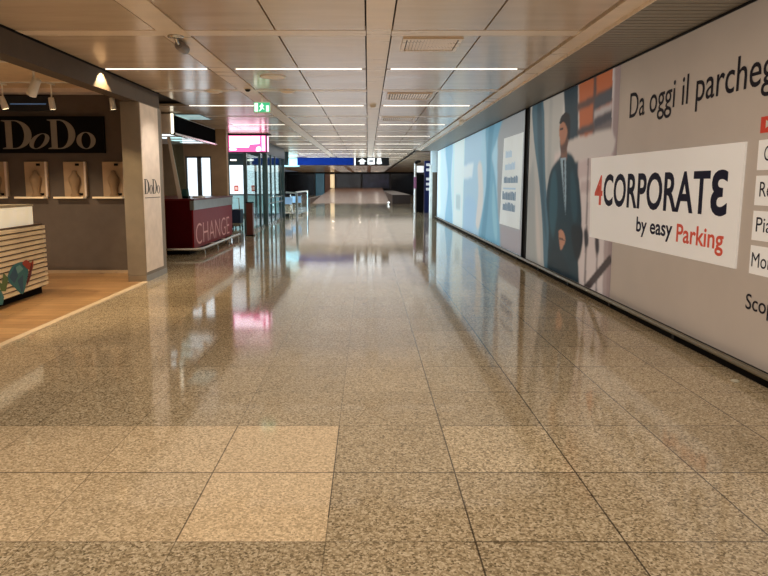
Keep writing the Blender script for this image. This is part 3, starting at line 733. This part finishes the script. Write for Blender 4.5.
# booth behind the counter
cn = thing('booth_canopy', 'hanging booth canopy box with black front, lit edge and beige end', 'canopy', (-4.4, 14.2, 2.42))
MB().box(-5.2, -3.86, 12.45, 15.9, 2.42, 2.79).build('box', M_CREAM, cn)
MB().box(-3.86, -3.845, 12.5, 15.9, 2.44, 2.77).build('front_screen', mat('dead_screen_black', (8, 8, 9), .9, spec=.02), cn)
MB().box(-3.875, -3.84, 12.43, 12.50, 2.40, 2.795).build('lit_edge', mat('lit_edge', (255, 244, 220), .4, emit=1.6), cn)
MB().box(-3.9, -3.80, 12.45, 15.9, 2.385, 2.42).build('bottom_trim', M_CHROME, cn)
for y in (12.95, 13.7, 14.5, 15.2):
    MB().box(-4.5, -3.98, y-.14, y+.14, 2.408, 2.42).build('downlight', mat('cool_panel', (226, 244, 255), .4, emit=1.6), cn)
struct(MB().box(-4.06, -3.66, 16.25, 16.45, 0, 2.82).box(-6.5, -4.74, 16.25, 16.45, 0, 2.82).box(-4.74, -4.06, 16.25, 16.45, 2.13, 2.82).box(-4.74, -4.06, 16.25, 16.45, 0, .9).build('wall_booth', M_TAN))
w = struct(MB().box(-4.74, -4.70, 16.28, 16.34, .9, 2.13).box(-4.10, -4.06, 16.28, 16.34, .9, 2.13).box(-4.44, -4.33, 16.28, 16.34, .9, 2.13).box(-4.70, -4.10, 16.28, 16.34, .9, .95).box(-4.7, -4.1, 16.28, 16.34, 2.09, 2.13).build('window_1', mat('window_frame_grey', (96, 100, 100), .4)))
M_DAY = mat('daylight_pane', (228, 244, 255), .3, emit=1.6, var=.02)
MB().box(-4.70, -4.10, 16.345, 16.36, .95, 2.09).build('pane', M_DAY, w)
struct(MB().box(-6.5, -4.0, 12.1, 12.25, 0, 2.82).build('wall_booth_side', M_TAN))
gs = thing('leaning_screen', 'tall narrow glass screen with pale edge standing on the left end of the red counter', 'screen', (-3.85, 12.6, 1.125))
MB().add([(-4.02,12.6,2.36),(-3.96,12.6,2.36),(-3.76,12.6,1.125),(-3.84,12.6,1.125),(-4.02,12.63,2.36),(-3.96,12.63,2.36),(-3.76,12.63,1.125),(-3.84,12.63,1.125)], [(0,3,2,1),(4,5,6,7),(0,1,5,4),(1,2,6,5),(2,3,7,6),(3,0,4,7)]).build('pale_edge', M_CREAM, gs)
MB().add([(-3.96,12.61,2.36),(-3.72,12.61,2.36),(-3.66,12.61,1.125),(-3.76,12.61,1.125),(-3.96,12.62,2.36),(-3.72,12.62,2.36),(-3.66,12.62,1.125),(-3.76,12.62,1.125)], [(0,3,2,1),(4,5,6,7),(0,1,5,4),(1,2,6,5),(2,3,7,6),(3,0,4,7)]).build('glass_leaf', glass('clear_glass', (226, 240, 238)), gs)

# =================================================================== hanging signs
ps_ = thing('hanging_screen', 'glowing pink and white advertising screen hung under the ceiling on the left', 'screen', (-3.4, 17.8, 2.82))
MB().box(-3.95, -2.84, 17.72, 17.98, 2.29, 2.80, bev=.01).build('housing', mat('screen_housing_plum', (70, 30, 52), .4), ps_)
sf = MB().box(-3.92, -2.87, 17.705, 17.72, 2.32, 2.77).build('screen_face', mat('screen_pink', (240, 104, 168), .3, emit=1.25, var=.04), ps_)
q = MB(); fpz = FW(17.700)
q.flat([(-3.89,2.44),(-3.35,2.44),(-3.33,2.52),(-3.05,2.54),(-3.04,2.75),(-3.89,2.75)], fpz)
q.flat(smooth([(-3.88,2.36),(-3.72,2.36),(-3.7,2.40),(-3.88,2.42)], 3), fpz); q.flat(smooth([(-3.15,2.34),(-3.02,2.35),(-3.02,2.45),(-3.12,2.45)], 3), fpz); q.flat([(-2.98,2.35),(-2.9,2.35),(-2.9,2.75),(-2.98,2.75)], fpz)
q.build('white_picture', mat('screen_white', (255, 226, 244), .3, emit=2.6, var=.02), sf)
MB().box(-2.842, -2.836, 17.74, 17.98, 2.33, 2.76).build('side_glow', mat('screen_side_pink', (250, 190, 220), .3, emit=1.6), ps_)
MB().box(-4.02, -2.76, 17.66, 17.98, 2.803, 2.816).build('hanger_plate', M_BLACKMATT, ps_)
ex = thing('exit_sign', 'small lit green emergency exit sign under the left ceiling beam', 'sign', (-1.67, 10.0, 2.80))
MB().box(-1.80, -1.54, 10.0, 10.05, 2.53, 2.70, bev=.006).build('housing', M_WHITE, ex)
MB().tube([(-1.67, 10.03, 2.70), (-1.67, 10.03, 2.815)], .012, 8).build('stem', M_WHITE, ex)
ef = MB().box(-1.795, -1.545, 9.994, 10.0, 2.545, 2.692).build('green_face', mat('exit_green', (60, 176, 128), .4, emit=.9, var=.02), ex)
q = MB(); z = FW(9.991)
q.flat([(-1.785,2.555),(-1.735,2.555),(-1.735,2.682),(-1.785,2.682)], z)     # door leaf
q.flat([(-1.605,2.555),(-1.56,2.555),(-1.56,2.645),(-1.605,2.645)], z)       # doorway
q.flat(smooth([(-1.678,2.676),(-1.664,2.676),(-1.664,2.660),(-1.678,2.660)], 3), z)   # running figure
q.flat([(-1.69,2.655),(-1.66,2.658),(-1.655,2.61),(-1.635,2.59),(-1.64,2.582),(-1.67,2.605),(-1.68,2.58),(-1.71,2.558),(-1.718,2.566),(-1.692,2.592)], z)
q.flat([(-1.69,2.652),(-1.712,2.628),(-1.706,2.622),(-1.684,2.64)], z); q.flat([(-1.664,2.652),(-1.642,2.632),(-1.636,2.638),(-1.656,2.658)], z)
q.build('running_figure', mat('exit_white', (226, 255, 240), .4, emit=1.5, var=.01), ef)
bs = thing('overhead_sign', 'long plain blue overhead sign under the ceiling down the hall', 'sign', (-2.25, 33.3, 2.8))
MB().box(-3.74, -.75, 33.2, 33.35, 2.40, 2.82).build('housing', M_NAVY, bs)
MB().box(-3.72, -.77, 33.19, 33.2, 2.42, 2.80).build('blue_face', mat('sign_blue', (2, 38, 118), .5, emit=.2, spec=.1), bs)
lf = thing('daylit_glow_panel', 'pale cyan glowing panel standing in for daylight just left of the blue overhead sign', 'panel', (-5.2, 34.1, 2.33))  # added glowing panel imitating the daylit area beside the sign
MB().box(-6.6, -3.70, 34.0, 34.2, 2.33, 2.80).build('casing', M_STEELTEAL, lf)
for x in (-6.2, -4.1): MB().tube([(x, 34.1, 2.79), (x, 34.1, 2.8195)], .02, 8).build('hanger_rod', M_CHROME, lf)
MB().box(-6.58, -3.72, 33.99, 34.0, 2.36, 2.79).build('lit_face', mat('daylight_cyan', (170, 226, 240), .4, emit=.75), lf)
ks = thing('overhead_sign', 'black overhead direction sign with white arrow and pictograms beside the blue sign', 'sign', (.2, 33.3, 2.8))
kb = MB().box(-.66, 1.12, 33.2, 33.35, 2.40, 2.82).build('housing', M_BLACK, ks)
q = MB(); z = FW(33.19)
q.box(-.72, -.66, 33.19, 33.3, 2.40, 2.80)
q.flat([(-.31,2.76),(-.08,2.60),(-.2,2.60),(-.2,2.46),(-.42,2.46),(-.42,2.60),(-.54,2.60)], z)
q.flat([(-.02,2.45),(.36,2.45),(.36,2.78),(-.02,2.78)], z)
q.flat(smooth([(.50,2.76),(.68,2.76),(.70,2.64),(.72,2.48),(.47,2.48),(.48,2.64)], 3), z)
q.build('pictograms', mat('sign_white', (240, 244, 244), .4, emit=.9), kb)
q = MB(); z = FW(33.185); q.flat([(.06,2.58),(.28,2.58),(.28,2.66),(.06,2.66)], z); q.flat([(.12,2.69),(.22,2.69),(.22,2.71),(.12,2.71)], z); q.flat([(.55,2.60),(.65,2.60),(.65,2.64),(.55,2.64)], z)
q.build('pictogram_details', M_BLACK, kb)

# =================================================================== glazed entrance on the left
ge = thing('glass_entrance', 'glazed entrance front with grey steel posts along the left side beyond the counter', 'glass front', (-3.45, 21, 0))
for (y, w_) in ((17.6, .09), (19.95, .07), (21.0, .16), (22.2, .06), (23.2, .05), (24.6, .06), (25.4, .12)):
    MB().box(-3.45-w_*.5, -3.45+w_*.5, y-w_*.5, y+w_*.5, 0, 2.28 if y < 18 else 2.5).build('post', M_STEELTEAL, ge)
MB().box(-3.52, -3.38, 18.2, 25.5, 2.42, 2.815).build('header', mat('header_dark', (52, 62, 64), .4), ge)
MB().box(-3.47, -3.43, 17.6, 25.4, 0, .08).build('sill', M_CHROME, ge)
ysp = [17.6, 19.95, 21.0, 22.2, 23.2, 24.6, 25.4]
for a_, b_ in zip(ysp, ysp[1:]):
    MB().box(-3.455, -3.445, a_+.09, b_-.09, .08, 2.27 if a_ < 18 else 2.42).build('pane', glass('pale_teal_glass', (236, 248, 247)), ge)
rails_ = MB()
for a_, b_ in zip(ysp[2:], ysp[3:]):
    for z in (.95, .75): rails_.tube([(-3.42, a_+.03, z), (-3.42, b_-.03, z)], .014, 8)
rails_.build('push_bars', M_CHROME, ge)
# glazed wall across, bright with daylight behind
struct(MB().box(-8, -3.5, 27.6, 27.7, 2.24, 2.9).box(-8, -3.5, 27.6, 27.7, 0, .12).build('wall_left_glazed', mat('teal_header', (60, 80, 84), .5)))
xs = [-8.0, -7.1, -6.15, -5.45, -4.95, -4.5, -3.9]
wd = MB()
for x in xs: wd.box(x-.05, x+.05, 27.58, 27.66, .12, 2.24)
wd.box(-8, -3.9, 27.58, 27.66, .92, .98)
w = struct(wd.build('window_2', M_STEELTEAL))
for x0, x1 in zip(xs, xs[1:]):
    MB().box(x0+.05, x1-.05, 27.61, 27.63, .98, 2.24).build('pane', M_DAY, w)
    MB().box(x0+.05, x1-.05, 27.61, 27.63, .12, .92).build('lower_pane', mat('teal_lit_pane', (150, 190, 196), .3, emit=.75), w)
q = MB()
for x in (-5.82, -5.05): q.flat([(x-.10,1.1),(x+.10,1.1),(x+.10,1.36),(x-.10,1.36)], FW(27.605)); 
q.build('red_sticker', mat('sticker_red', (224, 110, 96), .5, emit=.5), w)
q = MB()
for x in (-5.82, -5.05): q.flat([(x-.05,1.17),(x+.05,1.17),(x+.05,1.29),(x-.05,1.29)], FW(27.60))
q.build('sticker_mark', mat('sticker_pale', (250, 210, 200), .5, emit=.8), w)
struct(MB().box(-8.1, -8, 16.4, 27.7, 0, 2.9).build('wall_left_entrance', mat('entrance_pale', (190, 196, 194), .6)))
# tall daylight glazing further down on the left
wd = MB()
for y in (28, 31, 34, 37, 40): wd.box(-8.08, -7.95, y-.06, y+.06, .1, 2.8)
wd.box(-8.08, -7.95, 28, 40, 0, .1)
w = struct(wd.build('window_3', M_STEELTEAL))
for a_, b_ in zip((28, 31, 34, 37), (31, 34, 37, 40)):
    MB().box(-8.04, -8.02, a_+.06, b_-.06, .1, 2.8).build('pane', mat('sky_pane', (206, 234, 255), .3, emit=18, var=.03), w)

def cool_panel(x0, x1, y0, y1, label, group=None):  # added glowing sheet imitating the sky reflected in the glossy ceiling
    t = thing('added_glow_panel', label, 'ceiling light', ((x0+x1)/2, (y0+y1)/2, ZC), group)
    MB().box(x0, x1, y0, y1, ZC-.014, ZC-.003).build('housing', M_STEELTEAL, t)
    MB().box(x0+.03, x1-.03, y0+.03, y1-.03, ZC-.016, ZC-.012).build('diffuser', mat('sky_reflection_cyan', (190, 232, 245), .4, emit=.45, var=.3, scale=3), t)
cool_panel(-4.0, -3.38, 12.75, 13.75, 'pale cyan glowing sheet imitating a sky reflection on the ceiling above the exchange booth canopy')
for x, lab in ((-5.9, 'small white lamp on the dark header over the left bright door'), (-5.15, 'small white lamp on the dark header over the right bright door')):
    t = thing('wall_lamp', lab, 'lamp', (x, 27.55, 2.45), 'small lamps over the bright doors')
    MB().box(x-.14, x+.14, 27.5, 27.6, 2.42, 2.50, bev=.01).build('casing', M_WHITE, t)
    MB().box(x-.13, x+.13, 27.49, 27.5, 2.43, 2.49).build('diffuser', M_STRIP, t)
for x, y, lab in ((-.95, 70, 'bright round downlight at the far end, left one'), (1.0, 70, 'bright round downlight at the far end, right one'), (-3.9, 69, 'bright round downlight before the glowing cream column')):
    t = thing('downlight', lab, 'ceiling light', (x, y, ZC), 'downlights at the far end of the hall')
    MB().lathe([(.22, 0), (.22, -.03), (.17, -.03)], (x, y, ZC)).build('rim', M_WHITE, t)
    MB().lathe([(.17, -.02), (0, -.02)], (x, y, ZC)).build('lens', mat('far_lens', (255, 244, 230), .3, emit=60, var=.01), t)
t = thing('marker_light', 'small bright marker light on the floor at the parapet corner far down the hall', 'lamp', (1.45, 43.6, 0))
MB().lathe([(.08, 0), (.08, .06), (.05, .10)], (1.45, 43.6, 0)).build('base', M_CHROME, t)
MB().lathe([(.05, .10), (.07, .13), (.05, .17), (0, .18)], (1.45, 43.6, 0)).build('globe', mat('marker_white', (240, 248, 255), .3, emit=3), t)

# bollard, bin, railing
bo = thing('waste_post', 'slim brown red post standing on the floor beyond the counter end', 'post', (-3.25, 17.1, 0))
MB().box(-3.34, -3.16, 17.02, 17.2, .03, .90, bev=.015).build('body', mat('brown_red_post', (92, 46, 38), .4), bo)
MB().box(-3.36, -3.14, 17.0, 17.22, 0, .03).build('base', M_BLACK, bo)
MB().box(-3.345, -3.155, 17.015, 17.205, .90, .93, bev=.008).build('cap', M_BLACKMATT, bo)
nbn = thing('luggage_cart', 'dark navy cart parked between the counter end and the brown post', 'cart', (-4.2, 19.9, 0))
MB().box(-4.34, -4.06, 19.75, 20.25, .18, .62, bev=.02).build('bin', M_NAVY, nbn)
MB().tube([(-4.32, 19.74, .6), (-4.32, 19.66, .98), (-4.08, 19.66, .98), (-4.08, 19.74, .6)], .018).build('handle', M_CHROME, nbn)
for x in (-4.31, -4.09):
    for y in (19.8, 20.2):
        MB().tube([(x-.012, y, .07), (x+.012, y, .07)], .07, 16).build('wheel', M_BLACK, nbn)
        
MB().box(-4.33, -4.07, 19.77, 20.23, .08, .19).build('chassis', M_CHROME, nbn)
gr = thing('glass_railing', 'steel and glass barrier railing past the end of the glazed entrance', 'railing', (-3.0, 25, 0))
for p in ((-2.66, 23.4), (-3.0, 26.0), (-2.95, 30.5)):
    MB().tube([(p[0], p[1], 0), (p[0], p[1], 1.08)], .03).build('post', M_CHROME, gr)
MB().tube([(-3.35, 25.5, 1.08), (-2.66, 23.4, 1.08), (-3.0, 26.0, 1.08), (-2.95, 30.5, 1.08)], .03).build('handrail', M_WHITE, gr)
MB().add([(-2.67,23.6,.12),(-2.99,25.9,.12),(-2.99,25.9,1.0),(-2.67,23.6,1.0)], [(0,1,2,3)]).build('glass_panel', glass('rail_glass', (200, 224, 232), .3), gr)
MB().add([(-3.0,26.1,.12),(-2.95,30.4,.12),(-2.95,30.4,1.0),(-3.0,26.1,1.0)], [(0,1,2,3)]).build('glass_panel', glass('rail_glass', (200, 224, 232), .3), gr)
def trolley(x, y, label):
    t = thing('luggage_trolley', label, 'trolley', (x, y, 0), 'luggage trolleys behind the railing')
    MB().tube([(x-.25, y, .95), (x-.25, y-.05, 1.0), (x+.25, y-.05, 1.0), (x+.25, y, .95)], .022).build('handle', M_NAVY, t)
    for s in (-1, 1):
        MB().tube([(x+s*.25, y, .95), (x+s*.25, y+.1, .2), (x+s*.25, y+.8, .14)], .016, 8).build('side_frame', M_CHROME, t)
        MB().tube([(x+s*.25-.015, y+.15, .07), (x+s*.25+.015, y+.15, .07)], .07, 14).build('wheel', M_BLACK, t)
    MB().box(x-.25, x+.25, y+.1, y+.8, .13, .16).build('deck', M_CHROME, t)
    MB().tube([(x-.015, y+.72, .065), (x+.015, y+.72, .065)], .065, 14).build('front_wheel', M_BLACK, t)
    MB().box(x-.23, x+.23, y+.02, y+.06, .55, .85).build('advert_panel', mat('trolley_blue_white', (150, 190, 226), .4, emit=.3), t)
trolley(-3.55, 27.0, 'blue handled luggage trolley nearest the glazed entrance'); trolley(-3.35, 29.0, 'blue handled luggage trolley further behind the railing')

# =================================================================== far end
pr = thing('wall_pier', 'narrow pier with brown grey lower cladding at the far end of the billboard', 'pier', (2.72, 26.1, 0))
MB().box(2.66, 2.90, 25.8, 26.3, 0, 1.9).build('lower_cladding', M_BROWNGREY, pr)
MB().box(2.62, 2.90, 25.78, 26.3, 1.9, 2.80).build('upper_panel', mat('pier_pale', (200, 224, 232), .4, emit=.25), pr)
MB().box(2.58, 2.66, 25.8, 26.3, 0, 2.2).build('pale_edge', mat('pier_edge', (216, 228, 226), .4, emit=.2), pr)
wp_ = thing('sign_post', 'thin white post carrying a small white sign and black camera near the far right', 'post', (2.3, 30, 0))
MB().tube([(2.26, 30, 0), (2.26, 30, 2.4)], .055).build('pole', M_WHITE, wp_)
MB().box(2.34, 2.66, 29.98, 30.03, 1.97, 2.28).build('white_sign', mat('far_sign_white', (240, 246, 248), .4, emit=.8), wp_)
MB().tube([(2.3, 29.9, 2.42), (2.3, 30.0, 2.46), (2.5, 30.15, 2.5)], [.07, .09, .06]).build('camera_head', M_BLACK, wp_)
MB().box(2.20, 2.32, 29.93, 30.0, 1.2, 1.75).build('red_blue_strip', mat('post_strip', (170, 110, 150), .5), wp_)
MB().box(2.12, 2.4, 29.9, 30.15, 0, .02).build('base_plate', M_CHROME, wp_)
bt = thing('information_totem', 'tall dark blue information totem with white glyphs beside the pier', 'totem', (2.95, 31, 0))
tb = MB().box(2.8, 3.2, 31, 31.15, 0, 2.55).build('panel', mat('totem_blue', (24, 42, 104), .4, emit=.12), bt)
q = MB()
for v in (2.3, 2.05, 1.6, 1.35, 1.1): q.flat([(2.88,v),(3.06,v),(3.06,v+.13),(2.88,v+.13)], FW(30.995))
q.build('white_glyphs', mat('totem_white', (220, 230, 240), .5, emit=.5), tb)
MB().box(2.36, 2.76, 30.9, 31.1, 0, 1.9).build('black_side_panel', M_BLACKMATT, bt)
# shop units at the far end
def unit(x0, x1, y, z0, z1, rgb, label, e=0.0, name='shop_unit', win=None):
    t = thing(name, label, 'shop front', ((x0+x1)/2, y, 0))
    MB().box(x0, x1, y, y+.4, z0, z1).build('front', mat('unit_%d_%d_%d' % rgb, rgb, .4, emit=e, var=.15), t)
    MB().box(x0, x1, y-.02, y, z1-.12, z1).build('fascia', M_BLACKMATT, t)
    MB().box(x0+.1, x1-.1, y-.01, y, z0+.1, z1-.2).build('glazing', win or mat('dark_glazing', (22, 20, 24), .12), t)
unit(-9.9, -6.4, 75.4, 0, 2.78, (26, 30, 34), 'black shop front at the far left end of the hall')
unit(-6.3, -5.3, 75.4, 0, 2.78, (70, 112, 130), 'bluish grey column beside the far left shop front', .25, win=mat('column_blue', (60, 100, 120), .3, emit=.2))
unit(-5.2, -4.6, 75.4, 0, 2.78, (92, 58, 40), 'brown panelled front beside the lit cream column', .1, win=mat('brown_glaze', (92, 58, 40), .4, emit=.12))
unit(-4.55, -4.05, 75.3, .95, 2.7, (240, 214, 170), 'glowing cream column at the far end of the hall', .6, win=mat('cream_glow', (240, 214, 170), .4, emit=.8))
unit(-3.9, -.8, 75.4, .9, 2.78, (38, 32, 32), 'dark shop front with vertical panels at the far end', win=mat('dark_panelled', (44, 36, 36), .3, var=.3, scale=3))
unit(-.7, 2.6, 75.4, .9, 2.78, (30, 28, 40), 'dark bluish shop front at the centre of the far end', win=mat('blue_dark_glaze', (40, 42, 62), .2, emit=.06, var=.5, scale=1.5))
unit(2.7, 5.8, 75.4, 0, 2.78, (40, 26, 24), 'dark maroon shop front at the far right end')

# =================================================================== lamps
def area(name, loc, size, power, col, rot=(0,0,0), size_y=None, spread=None):
    d = bpy.data.lights.new(name, 'AREA'); d.energy = power; d.color = lin(col)[:3]
    d.size = size
    if size_y: d.shape = 'RECTANGLE'; d.size_y = size_y
    o = bpy.data.objects.new(name, d); COL.objects.link(o); o.location = loc; o.rotation_euler = rot
    return o
def spot(name, loc, target, power, col, ang, blend=.5, rad=.03):
    d = bpy.data.lights.new(name, 'SPOT'); d.energy = power; d.color = lin(col)[:3]; d.spot_size = R(ang); d.spot_blend = blend; d.shadow_soft_size = rad
    o = bpy.data.objects.new(name, d); COL.objects.link(o); o.location = loc
    o.rotation_euler = (Vector(target)-Vector(loc)).to_track_quat('-Z', 'Y').to_euler()
    return o
# added unseen fill lamps: down from the ceiling, and up imitating floor bounce
def added_glow_panel(name, x0, x1, y0, y1, z, L, col, up=False):
    area(name, ((x0+x1)/2, (y0+y1)/2, z), x1-x0, L*math.pi*(x1-x0)*(y1-y0), col, (math.pi if up else 0, 0, 0), y1-y0)
added_glow_panel('near_fill', -3.2, 2.05, -6, 5.1, 2.79, .95, (255, 241, 222))
for k in range(9):      # between the strip lights, row by row, cooling off down the hall
    ya = 4.35 + 3.6*k
    if k: added_glow_panel('row_fill', -3.22, 2.5, ya, ya+3.4, 2.765, (.42, .40, .38, .38, .42, .50, .58, .64, .68)[k], [(255, 238, 212), (246, 243, 236), (234, 241, 250)][min(k//3, 2)])
added_glow_panel('hall_bounce_fill', -3.1, 2.7, -6, 21, .02, .23, (255, 232, 206), True)  # up-facing lamp added in place of light bounced off the floor
added_glow_panel('entrance_fill', -7.9, -4.2, 17.2, 27.2, 2.79, .5, (226, 240, 255))
added_glow_panel('far_bounce_fill', -3.2, 2.4, 21, 38, .02, .60, (214, 230, 255), True)
added_glow_panel('shop_bounce_fill', -7, -4.4, 5, 9.4, .03, .30, (255, 232, 206), True)
added_glow_panel('end_fill', -8.5, 5.2, 43, 75, 2.79, .62, (250, 240, 228))
# the painted sky reflection over the exchange booth has no lamp
# shop spots
spot('shop_lamp', (-4.6, 5.2, 2.7), (-4.3, 6.8, .6), 130, (255, 226, 190), 80)
spot('shop_lamp', (-5.2, 7.6, 2.7), (-4.6, 8.9, 0), 160, (255, 224, 184), 80)
spot('shop_lamp', (-3.9, 6.6, 2.7), (-3.6, 6.0, 0), 90, (255, 224, 184), 80)
spot('shop_lamp', (-6.4, 7.0, 2.7), (-6.2, 8.0, 0), 90, (255, 224, 184), 90)
spot('pillar_fill', (-2.3, 9.3, 2.79), (-3.25, 9.35, 1.2), 70, (255, 236, 214), 75, .8, .06)  # unseen spot added to brighten the pillar panel
# downlight that grazes the fascia beam
spot('fascia_downlight', (-3.165, 7.77, 2.805), (-3.235, 7.79, 2.5), 110, (255, 222, 168), 100, .3, .008)

# world: dim neutral
w = bpy.data.worlds.new('world'); SC.world = w; w.use_nodes = True
w.node_tree.nodes['Background'].inputs['Color'].default_value = (.75, .85, 1, 1)
w.node_tree.nodes['Background'].inputs['Strength'].default_value = .1

SC.view_settings.view_transform = 'Standard'
SC.view_settings.exposure = 0.0
SC.cycles.use_denoising = True
SC.cycles.max_bounces = 10
SC.cycles.diffuse_bounces = 6
SC.cycles.sample_clamp_indirect = 6

for o in COL.objects:
    if '_o' in o: del o['_o']
